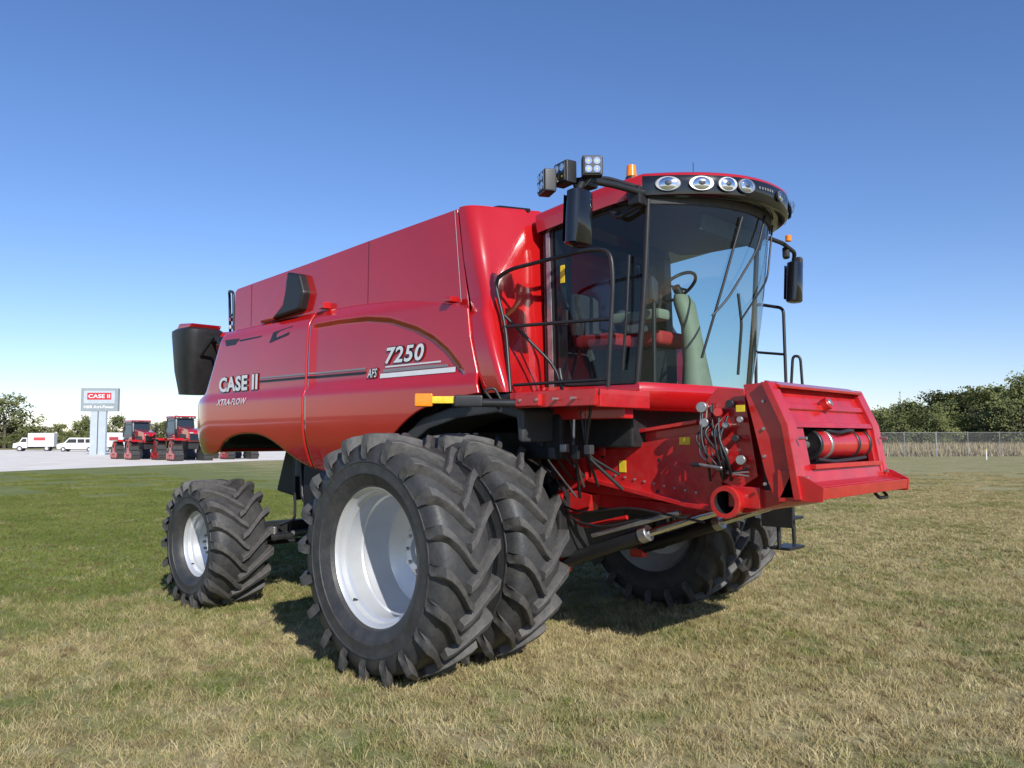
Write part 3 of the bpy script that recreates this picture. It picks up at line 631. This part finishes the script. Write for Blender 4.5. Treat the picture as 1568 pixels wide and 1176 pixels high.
# ------------------------------------------------------------------ SITE
CAM=Vector((5.223,-6.412,1.888)); YAW=2.3332
FW=Vector((math.cos(YAW),math.sin(YAW),0)); RT=Vector((math.sin(YAW),-math.cos(YAW),0))
def S(d,l,z=0): # site survey axes: d metres out, l metres across
    p=Vector((CAM.x,CAM.y,0))+FW*d+RT*l; return Vector((p.x,p.y,z))
def groundmat(name,blade=False):
    m,nt,b=newmat(name); L=nt.links
    geo=N(nt,'ShaderNodeNewGeometry')
    def nz(sc,det=5,ro=.6):
        n=N(nt,'ShaderNodeTexNoise'); n.inputs['Scale'].default_value=sc; n.inputs['Detail'].default_value=det; n.inputs['Roughness'].default_value=ro
        L.new(geo.outputs['Position'],n.inputs['Vector']); return n.outputs['Fac']
    def mp(s,a,b_,c=0,d=1):
        r=N(nt,'ShaderNodeMapRange'); L.new(s,r.inputs[0]); r.inputs[1].default_value=a; r.inputs[2].default_value=b_; r.inputs[3].default_value=c; r.inputs[4].default_value=d; return r.outputs[0]
    def mix(f,a,b_):
        x=N(nt,'ShaderNodeMix',data_type='RGBA')
        if hasattr(f,'links'): L.new(f,x.inputs[0])
        else: x.inputs[0].default_value=f
        for s,i in ((a,6),(b_,7)):
            if isinstance(s,tuple): x.inputs[i].default_value=(*s,1)
            else: L.new(s,x.inputs[i])
        return x.outputs[2]
    def math_(op,a,b_):
        x=N(nt,'ShaderNodeMath',operation=op)
        for s,i in ((a,0),(b_,1)):
            if isinstance(s,(int,float)): x.inputs[i].default_value=s
            else: L.new(s,x.inputs[i])
        return x.outputs[0]
    if blade:
        green=mix(mp(nz(.5),.35,.65),(.12,.155,.032),(.19,.22,.055))
        tan=mix(mp(nz(3.),.35,.65),(.36,.285,.13),(.56,.46,.25))
    else:
        green=mix(mp(nz(.5),.35,.65),(.16,.195,.055),(.225,.25,.08))
        tan=mix(mp(nz(3.),.35,.65),(.36,.30,.14),(.47,.395,.21))
    sep=N(nt,'ShaderNodeSeparateXYZ'); L.new(geo.outputs['Position'],sep.inputs[0])
    # the strip of lawn behind the machine's rear is watered: greener
    gx=mp(sep.outputs[0],-2.,-8.,0,1)
    gy=mp(sep.outputs[1],26.,10.,0,1)
    reg=math_('MULTIPLY',math_('MULTIPLY',gx,gy),-.17)
    dry=math_('ADD',math_('ADD',math_('MULTIPLY',nz(.45,4),.40),math_('MULTIPLY',nz(2.2,4,.6),.30)),math_('MULTIPLY',nz(8,6,.75),.30))
    dry=math_('ADD',dry,reg)
    if blade:
        at=N(nt,'ShaderNodeAttribute'); at.attribute_name='rnd'
        dry=math_('ADD',dry,math_('MULTIPLY',math_('SUBTRACT',at.outputs['Fac'],.5),.24))
        c=mix(mp(dry,.40,.52),green,tan)
        c=mix(mp(nz(4.5,5,.7),.52,.62,0,.65),c,(.17,.115,.06))
    else:
        dry=math_('ADD',dry,math_('MULTIPLY',math_('SUBTRACT',nz(60,8,.8),.5),.5))
        c=mix(mp(dry,.38,.55),green,tan)
        c=mix(mp(nz(4.5,5,.7),.52,.62,0,.5),c,(.19,.13,.065))
        dk=mp(nz(24,8,.85),.36,.56,.60,1.1)
        x=N(nt,'ShaderNodeMix',data_type='RGBA',blend_type='MULTIPLY'); x.inputs[0].default_value=1
        L.new(c,x.inputs[6]); cmb=N(nt,'ShaderNodeCombineColor')
        for i in range(3): L.new(dk,cmb.inputs[i])
        L.new(cmb.outputs[0],x.inputs[7]); c=x.outputs[2]
        bp=N(nt,'ShaderNodeBump'); bp.inputs['Strength'].default_value=.5; bp.inputs['Distance'].default_value=.03
        L.new(nz(45,8,.85),bp.inputs['Height']); L.new(bp.outputs[0],b.inputs['Normal'])
    L.new(c,b.inputs['Base Color']); b.inputs['Roughness'].default_value=.85; b.inputs['Specular IOR Level'].default_value=.15
    return m
GRD=groundmat('lawn_ground'); BLD=groundmat('grass_blades',True)
fromdata('ground',[(-2500,-2500,0),(2500,-2500,0),(2500,2500,0),(-2500,2500,0)],[[0,1,2,3]],GRD,None,smooth=False)
GRV=pmat('gravel',(.84,.76,.66),.9,0,0,.10,.3,bump=.1,bscale=8,dust=.35,dustcol=(.62,.55,.46))
lot=[S(38,-60),S(46.,-30),S(60,-24.5),S(69,-21.5),S(76,-12),S(84,0),S(110,10),S(140,10),S(140,-200),S(38,-200)]
fromdata('gravel_lot',[(p.x,p.y,.006) for p in lot],[list(range(len(lot)))],GRV,None,smooth=False)
DRY=pmat('dry_field_soil',(.30,.24,.14),.95,0,0,.2,.4)
fld=[S(79,25),S(79,300),S(400,300),S(400,25)]
fromdata('dry_field',[(p.x,p.y,.008) for p in fld],[list(range(4))],DRY,None,smooth=False)
grass=empty('grass')
def patch(seed,n,size,hmin,hmax,wd):
    rnd=random.Random(seed); v=[];f=[];at=[]
    cl=[(rnd.uniform(0,size),rnd.uniform(0,size),rnd.random()) for _ in range(int(n/14))]
    for i in range(n):
        c=rnd.choice(cl); x=(c[0]+rnd.gauss(0,.026))%size-size/2; y=(c[1]+rnd.gauss(0,.026))%size-size/2
        a=rnd.uniform(0,6.283); h=rnd.uniform(hmin,hmax)*(.5+.9*c[2]); w=wd*rnd.uniform(.6,1.3); ln=h*rnd.uniform(.2,1.9)
        dx,dy=math.cos(a),math.sin(a); b=rnd.uniform(0,6.283); ux,uy=math.cos(b),math.sin(b)
        k=len(v)
        v+=[(x-ux*w,y-uy*w,0),(x+ux*w,y+uy*w,0),(x+dx*ln*.4+ux*w*.7,y+dy*ln*.4+uy*w*.7,h*.6),(x+dx*ln*.4-ux*w*.7,y+dy*ln*.4-uy*w*.7,h*.6),(x+dx*ln,y+dy*ln,h)]
        f+=[(k,k+1,k+2,k+3),(k+3,k+2,k+4)]; r=min(1,max(0,.5*c[2]+.5*rnd.random())); at+=[r,r]
    me=bpy.data.meshes.new('grass_patch'); me.from_pydata(v,[],f)
    A=me.attributes.new('rnd','FLOAT','FACE'); A.data.foreach_set('value',at)
    me.materials.append(BLD); return me
near=[patch(i,8500,1.5,.018,.060,.0024) for i in range(3)]
far=[patch(10+i,5000,1.5,.02,.055,.004) for i in range(2)]
g=1.5
for i in range(-46,34):
    for j in range(-30,46):
        x=(i+.5)*g; y=(j+.5)*g
        d=(Vector((x,y,0))-CAM); dd=d.x*FW.x+d.y*FW.y; ll=d.x*RT.x+d.y*RT.y
        if dd<1.5 or dd>44 or abs(ll)>dd*.72+1.6: continue
        if dd>26 and R()<(dd-26)/18: continue
        o=bpy.data.objects.new('grass_patch',random.choice(near if dd<11 else far)); col.objects.link(o); o.parent=grass
        o.location=(x,y,0); o.rotation_euler=(0,0,random.randint(0,3)*math.pi/2)
# ------------------------------------------------------------------ trees
def foliage(name,c1,c2):
    m,nt,b=newmat(name); L=nt.links
    at=N(nt,'ShaderNodeAttribute'); at.attribute_name='rnd'
    mx=N(nt,'ShaderNodeMix',data_type='RGBA'); L.new(at.outputs['Fac'],mx.inputs[0]); mx.inputs[6].default_value=(*c1,1); mx.inputs[7].default_value=(*c2,1)
    L.new(mx.outputs[2],b.inputs['Base Color']); b.inputs['Roughness'].default_value=.8; b.inputs['Specular IOR Level'].default_value=.2
    return m
FOL=foliage('tree_foliage',(.055,.078,.026),(.23,.235,.085)); BARK=pmat('bark',(.10,.08,.06),.9,0,0,.3,5)
FOLY=foliage('weed_foliage',(.22,.17,.09),(.42,.34,.20))
def treemesh(seed,H,Wd,leaf=.30,n=60,per=36,lo=.05):
    rnd=random.Random(seed); v=[];f=[];at=[];mi=[]
    def limb(p,q,r1,r2):
        p=Vector(p);q=Vector(q);d=(q-p).normalized(); a=d.orthogonal().normalized(); b=d.cross(a); k=len(v)
        for P,r in ((p,r1),(q,r2)):
            for i in range(6):
                t=i*math.pi/3; v.append(P+(a*math.cos(t)+b*math.sin(t))*r)
        for i in range(6): f.append((k+i,k+(i+1)%6,k+6+(i+1)%6,k+6+i)); at.append(0); mi.append(1)
    limb((0,0,0),(0,0,H*.5),H*.025,H*.015)
    for i in range(n):
        a=rnd.uniform(0,6.283); u=rnd.uniform(.0,1)**.9; rr=math.sqrt(rnd.random())
        zz=H*(lo+(.93-lo)*u); prof=math.sin(min(1,u*.85+.25)*math.pi)**.6 if u<.85 else .4
        cx=Wd*.5*rr*prof*math.cos(a); cy=Wd*.5*rr*prof*math.sin(a); cz=max(.3,zz+rnd.uniform(-.4,.2))
        if i%3==0: limb((0,0,min(cz*.7,H*.5)),(cx,cy,cz),H*.008,H*.003)
        cr=H*rnd.uniform(.06,.11); tone=rnd.uniform(0,.6)
        for j in range(per):
            o=Vector((rnd.gauss(0,1),rnd.gauss(0,1),rnd.gauss(0,.8)))*cr*.55+Vector((cx,cy,cz))
            if o.z<.05: o.z=.1
            n1=Vector((rnd.uniform(-1,1),rnd.uniform(-1,1),rnd.uniform(-1,1))).normalized(); n2=n1.orthogonal().normalized(); s=leaf*rnd.uniform(.5,1.2)
            k=len(v); v.extend([o+n1*s*.6,o+n2*s*.4,o-n1*s*.6,o-n2*s*.4]); f.append((k,k+1,k+2,k+3)); at.append(min(1,tone+rnd.uniform(0,.4))); mi.append(0)
    me=bpy.data.meshes.new('tree_mesh'); me.from_pydata([tuple(x) for x in v],[],f)
    A=me.attributes.new('rnd','FLOAT','FACE'); A.data.foreach_set('value',at)
    me.materials.append(FOL); me.materials.append(BARK)
    me.polygons.foreach_set('material_index',mi); return me
TM=[treemesh(50+i,7,U(6.,8.5),n=75) for i in range(6)]
TL=empty('distant_tree_line')
def puttree(d,l,h,par=TL):
    o=bpy.data.objects.new('tree_crown',random.choice(TM)); col.objects.link(o); o.parent=par
    o.location=S(d,l); s=h/7; w_=max(s,.7); o.scale=(w_*U(.9,1.3),w_*U(.9,1.3),s); o.rotation_euler=(0,0,U(0,6.28)); return o
l=40
while l<120:
    h=U(5.3,6.6)+ (0 if l<62 else min(3.,(l-62)*.5))
    puttree(U(106,114),l,h*.8); puttree(U(116,124),l+U(-1,1),h); puttree(U(126,135),l+U(-1,1),h*U(.95,1.1)); l+=U(1.4,2.2)
l=-170
while l<40:
    puttree(U(165,190),l,U(4.5,6.5)); puttree(U(160,170),l+U(-1,1),U(3,4.6)); l+=U(2.2,3.6)
for d,l_,h in ((165,-104,11.5),(160,-109,11),(170,-113,12.),(175,-86,7.5),(172,-90,7)): puttree(d,l_,h)
T1=bpy.data.objects.new('broadleaf_tree',treemesh(99,10.6,8.5,.3,150,40,.12)); col.objects.link(T1); T1.location=S(104,66.5)
v=[];f=[];at=[]
for i in range(26000):
    d=78+U(0,1)**1.3*26; l_=U(30,80); p=S(d,l_); h=U(.5,1.4)*(1 if d>82 else .6); w=U(.03,.10); a=U(0,6.28)
    k=len(v); v+=[(p.x-math.cos(a)*w,p.y-math.sin(a)*w,0),(p.x+math.cos(a)*w,p.y+math.sin(a)*w,0),(p.x+U(-.3,.3),p.y+U(-.3,.3),h)]; f.append((k,k+1,k+2)); at.append(R())
me=bpy.data.meshes.new('dry_weeds'); me.from_pydata(v,[],f); A=me.attributes.new('rnd','FLOAT','FACE'); A.data.foreach_set('value',at); me.materials.append(FOLY)
o=bpy.data.objects.new('dry_weeds',me); col.objects.link(o)
# ------------------------------------------------------------------ chain link fence
FN=empty('chain_link_fence')
m,nt,b=newmat('fence_fabric'); L=nt.links; nt.nodes.remove(b)
tr=N(nt,'ShaderNodeBsdfTransparent'); df=N(nt,'ShaderNodeBsdfDiffuse'); df.inputs[0].default_value=(.36,.36,.36,1)
tc=N(nt,'ShaderNodeTexCoord')
def wave(rot):
    mm=N(nt,'ShaderNodeMapping'); mm.inputs['Rotation'].default_value=(0,rot,0); L.new(tc.outputs['Object'],mm.inputs[0])
    w=N(nt,'ShaderNodeTexWave'); w.inputs['Scale'].default_value=4.2; L.new(mm.outputs[0],w.inputs[0]); return w.outputs['Fac']
mxx=N(nt,'ShaderNodeMath',operation='MAXIMUM'); L.new(wave(.785),mxx.inputs[0]); L.new(wave(-.785),mxx.inputs[1])
mr=N(nt,'ShaderNodeMapRange'); mr.inputs[1].default_value=.90; mr.inputs[2].default_value=.99; mr.inputs[3].default_value=0; mr.inputs[4].default_value=.45; L.new(mxx.outputs[0],mr.inputs[0])
ms=N(nt,'ShaderNodeMixShader'); L.new(mr.outputs[0],ms.inputs[0]); L.new(tr.outputs[0],ms.inputs[1]); L.new(df.outputs[0],ms.inputs[2]); L.new(ms.outputs[0],nt.nodes['Material Output'].inputs[0])
FAB=m
GALV=pmat('galvanised_steel',(.42,.42,.42),.4,.6,0,.1,5)
la,lb=-5.,110.
p0=S(76,la);p1=S(76,lb); H=2.3
o=fromdata('fence_fabric',[(0,0,0.03),((p1-p0).length,0,.03),((p1-p0).length,0,H),(0,0,H)],[[0,1,2,3]],FAB,FN,smooth=False)
o.location=p0; o.rotation_euler=(0,0,math.atan2((p1-p0).y,(p1-p0).x))
k=0; l=la
while l<=lb:
    a=S(76,l); cyl('fence_post',(a.x,a.y,0),(a.x,a.y,H+.06),.025 if k%3 else .055,GALV,FN,seg=8,bevel=0); l+=3.0; k+=1
cyl('fence_top_rail',(p0.x,p0.y,H),(p1.x,p1.y,H),.015,GALV,FN,seg=6,bevel=0)
a=S(66,38.8); MP=empty('marker_post',a); cyl('marker_tube',(0,0,0),(0,0,.8),.05,WHT,MP,seg=12); cyl('marker_cap',(0,0,.8),(0,0,.9),.055,YEL,MP,seg=12)
a=S(180,87); UP=empty('utility_pole',a); cyl('pole_shaft',(0,0,0),(0,0,12.),.05,GREY,UP,seg=8,bevel=0); box('pole_head',(0,0,11.9),(.25,.1,.2),GREY,UP)
# ------------------------------------------------------------------ pylon sign
SG=empty('dealer_pylon_sign',S(94,-48.2)); SG.rotation_euler=(0,0,math.atan2(RT.y,RT.x)+.08)
PSG=pmat('sign_grey',(.26,.30,.31),.5,0,0,.06,2); PST=pmat('sign_post_pale',(.42,.47,.50),.5,0,0,.06,2)
box('sign_post',(-.1,0,2.6),(1.75,.5,5.2),PST,SG,.03)
box('sign_post_channel',(-.1,-.26,2.6),(.10,.03,5.0),GREY,SG,.01)
box('sign_head',(0,0,6.45),(4.2,.6,2.7),PSG,SG,.05)
box('sign_panel',(0,-.31,6.75),(3.5,.04,1.5),PST,SG,.02)
box('sign_red_patch',(0,-.34,6.85),(2.7,.03,.8),pmat('sign_red',(.5,.02,.03),.5),SG,.02)
def fl(x,z): return -.36
text('sign_logo','CASE II',-1.2,6.65,2.4,.42,WHT,0,.01,.02,fl,SG)
text('sign_name','H&R Agri-Power',-1.7,5.35,3.4,.42,WHT,0,.01,.02,lambda x,z:-.305,SG)
# ------------------------------------------------------------------ tractors
TGL=pmat('tractor_glass',(.02,.025,.03),.08,0,.5)
def tractor(loc,rot,sc=1):
    T=empty('tracked_tractor',loc); T.rotation_euler=(0,0,rot); T.scale=(sc,)*3
    prism('hood',[(.6,1.5),(3.2,1.45),(3.35,1.6),(3.3,2.2),(3.0,2.4),(.6,2.65)],-.5,.5,RED,T,.06,2)
    prism('hood_grille',[(3.3,1.5),(3.40,1.6),(3.36,2.0),(3.28,2.05)],-.42,.42,BLKG,T,.02)
    for y in (-.3,.3): box('headlamp',(3.37,y,2.12),(.06,.26,.12),REFL,T,.02)
    prism('hood_vent',[(1.2,1.75),(2.7,1.7),(2.7,2.0),(1.2,2.1)],-.52,.52,BLK,T,.01)
    rg=[]
    for z,x0,x1,w in ((1.7,-.9,.75,.80),(2.2,-1.0,.85,.88),(3.25,-.85,.70,.80)):
        rg.append([(x0,-w,z),(x1,-w*.85,z),(x1,w*.85,z),(x0,w,z)])
    loft('cab_glass',rg,TGL,T,smooth=False)
    for x0,x1,w0,w1 in ((-1.0,-.85,.88,.80),(.85,.70,.75,.68)):
        for s in (-1,1): tube('cab_post',[(x0,s*w0,2.1),(x1,s*w1,3.25)],.05,BLK,T,0)
    box('cab_roof',(-.1,0,3.36),(1.95,1.75,.2),RED,T,.08)
    box('cab_roof_visor',(.85,0,3.30),(.12,1.6,.14),BLK,T,.02)
    for y in (-.6,-.35,.35,.6): box('cab_lamp',(.92,y,3.31),(.03,.16,.08),REFL,T,.01)
    box('cab_side_panel',(-.1,0,1.75),(1.7,1.5,.5),RED,T,.06)
    box('chassis',(.4,0,1.2),(5.2,.8,.6),DARK,T,.05)
    cyl('exhaust',(.75,-.62,2.2),(.75,-.62,3.5),.07,STEEL,T)
    for xx in (-1.7,2.2):
        for s in (-1,1):
            pts=[(xx-1.0,.30),(xx-.85,.05),(xx+.85,.05),(xx+1.0,.30),(xx+.95,.5),(xx+.35,1.45),(xx+.1,1.6),(xx-.1,1.6),(xx-.35,1.45),(xx-.95,.5)]
            y0=s*.75;y1=s*1.45
            prism('track_belt',pts,min(y0,y1),max(y0,y1),RUB,T,.03)
            rs=resample(pts+[pts[0]],25)
            for q in range(12):
                e0=rs[2*q]; a0=rs[2*q+1]; dv=(a0-e0)
                box('track_lug',(e0.x,s*1.1,e0.y),(.10,.72,.10),BLK,T,0.01,Matrix.Rotation(-math.atan2(dv.y,dv.x),4,'Y'))
            cyl('track_drive_wheel',(xx,s*1.40,1.15),(xx,s*1.49,1.15),.36,RED,T,seg=20)
            cyl('track_drive_hub',(xx,s*1.49,1.15),(xx,s*1.52,1.15),.15,BLK,T,seg=20)
            for dx in (-.68,.68): cyl('track_idler',(xx+dx,s*1.40,.36),(xx+dx,s*1.49,.36),.26,RED,T,seg=18)
            for dx in (-.22,.22): cyl('track_roller',(xx+dx,s*1.40,.25),(xx+dx,s*1.49,.25),.15,RED,T,seg=14)
            prism('track_frame',[(xx-.6,.45),(xx+.6,.45),(xx+.15,.95),(xx-.15,.95)],min(s*1.40,s*1.47),max(s*1.40,s*1.47),RED,T,.01)
            prism('track_fender',[(xx-.9,1.65),(xx+.8,1.65),(xx+.9,1.55),(xx+.9,1.6),(xx+.8,1.73),(xx-.9,1.73)],min(y0,y1),max(y0,y1),RED,T,.02)
    for s in (-1,1): box('side_mirror',(.7,s*1.35,2.7),(.06,.2,.35),BLK,T,.02)
    for s in (-1,1): tube('mirror_stem',[(.72,s*.7,3.1),(.72,s*1.35,3.0),(.7,s*1.35,2.7)],.02,BLK,T,.05)
    return T
base=math.atan2(-FW.y,-FW.x)
tractor(S(75,-34.9),base+.75,1.04)
tractor(S(71,-29.2),base+.70,1.12)
tractor(S(76,-26.6),base+.72,1.0)
VW=pmat('vehicle_white',(.72,.72,.70),.35,0,.3,.03,2); VG=pmat('vehicle_glass',(.03,.035,.04),.08,0,.5)
def wheels(T,xs,y,r):
    for x in xs:
        for s in (-1,1): cyl('wheel',(x,s*(y-.2),r),(x,s*y,r),r,RUB,T,seg=20); cyl('wheel_cap',(x,s*y,r),(x,s*(y+.01),r),r*.55,SILV,T,seg=16,bevel=0)
def van(loc,rot):
    T=empty('white_van',loc); T.rotation_euler=(0,0,rot)
    prism('body',[(-2.7,.4),(-2.75,1.2),(-2.6,2.05),(1.1,2.08),(1.75,1.35),(2.7,1.15),(2.8,.9),(2.75,.4)],-.95,.95,VW,T,.08,3)
    for x0,x1 in ((-2.4,-1.2),(-1.05,-.1)): prism('side_glass',[(x0,1.3),(x1,1.3),(x1,1.85),(x0,1.85)],-.962,.962,VG,T,.01)
    prism('front_glass_side',[(.05,1.3),(1.55,1.3),(1.1,1.85),(.05,1.85)],-.962,.962,VG,T,.01)
    prism('windscreen',[(1.16,2.0),(1.75,1.4),(1.78,1.42),(1.2,2.03)],-.8,.8,VG,T,.005)
    box('bumper',(2.78,0,.5),(.12,1.8,.2),GREY,T,.03); wheels(T,(-1.75,1.85),.96,.36); return T
def btruck(loc,rot):
    T=empty('box_truck',loc); T.rotation_euler=(0,0,rot)
    box('cargo_box',(-1.0,0,1.75),(3.6,2.1,2.1),VW,T,.04)
    prism('cab',[(.9,.5),(.9,2.1),(1.6,2.1),(2.0,1.4),(2.8,1.2),(2.85,.5)],-.95,.95,VW,T,.06)
    prism('cab_glass',[(1.0,1.4),(1.85,1.4),(1.5,1.95),(1.0,1.95)],-.96,.96,VG,T,.01)
    for s in (-1,1): box('cargo_logo',(-.8,s*1.06,1.9),(1.6,.01,.5),pmat('logo_red',(.45,.05,.05),.5),T,.003)
    box('frame',(0,0,.6),(5,1.0,.25),DARK,T,.02); wheels(T,(-1.8,1.9),.98,.42); return T
side=math.atan2(RT.y,RT.x)
van(S(120,-64.5),side+math.pi+.15); btruck(S(125,-74),side+math.pi+.3)
btruck(S(118,-58.5),side+1.2)
# ------------------------------------------------------------------ light, sky, camera
w=bpy.data.worlds.new("World"); scn.world=w; w.use_nodes=True
nt=w.node_tree; bg=nt.nodes['Background']; sk=nt.nodes.new('ShaderNodeTexSky'); sk.sky_type='NISHITA'; sk.sun_disc=False
sd=Vector((1,-.42,.66)).normalized()
el=math.asin(sd.z); az=math.atan2(sd.x,sd.y)
sk.sun_elevation=el; sk.sun_rotation=az; sk.air_density=1.0; sk.dust_density=.15; sk.ozone_density=3.2; sk.altitude=300
mt=nt.nodes.new('ShaderNodeMix'); mt.data_type='RGBA'; mt.blend_type='MULTIPLY'; mt.inputs[0].default_value=1; mt.inputs[7].default_value=(.98,.93,1.08,1)
hs=nt.nodes.new('ShaderNodeHueSaturation'); hs.inputs['Saturation'].default_value=1.12
nt.links.new(sk.outputs[0],hs.inputs['Color']); nt.links.new(hs.outputs[0],mt.inputs[6]); nt.links.new(mt.outputs[2],bg.inputs[0]); bg.inputs[1].default_value=.138
sl=bpy.data.lights.new('sun','SUN'); sl.energy=5.0; sl.angle=math.radians(.5); sl.color=(1,.97,.91)
so=bpy.data.objects.new('sun',sl); col.objects.link(so); so.rotation_euler=sd.to_track_quat('Z','Y').to_euler()
cd=bpy.data.cameras.new('camera'); co=bpy.data.objects.new('camera',cd); col.objects.link(co)
cd.sensor_width=36; cd.lens=36*1230.36/1568; cd.clip_start=.05; cd.clip_end=6000
P=.0669; rl_=-.0024
fw=Vector((math.cos(YAW)*math.cos(P),math.sin(YAW)*math.cos(P),math.sin(P))); up=RT.cross(fw)
c_,s_=math.cos(rl_),math.sin(rl_); r2=RT*c_+up*s_; u2=-RT*s_+up*c_
co.matrix_world=Matrix(((r2.x,u2.x,-fw.x,CAM.x),(r2.y,u2.y,-fw.y,CAM.y),(r2.z,u2.z,-fw.z,CAM.z),(0,0,0,1)))
scn.camera=co
scn.view_settings.view_transform='Standard'; scn.view_settings.look='None'; scn.view_settings.exposure=0
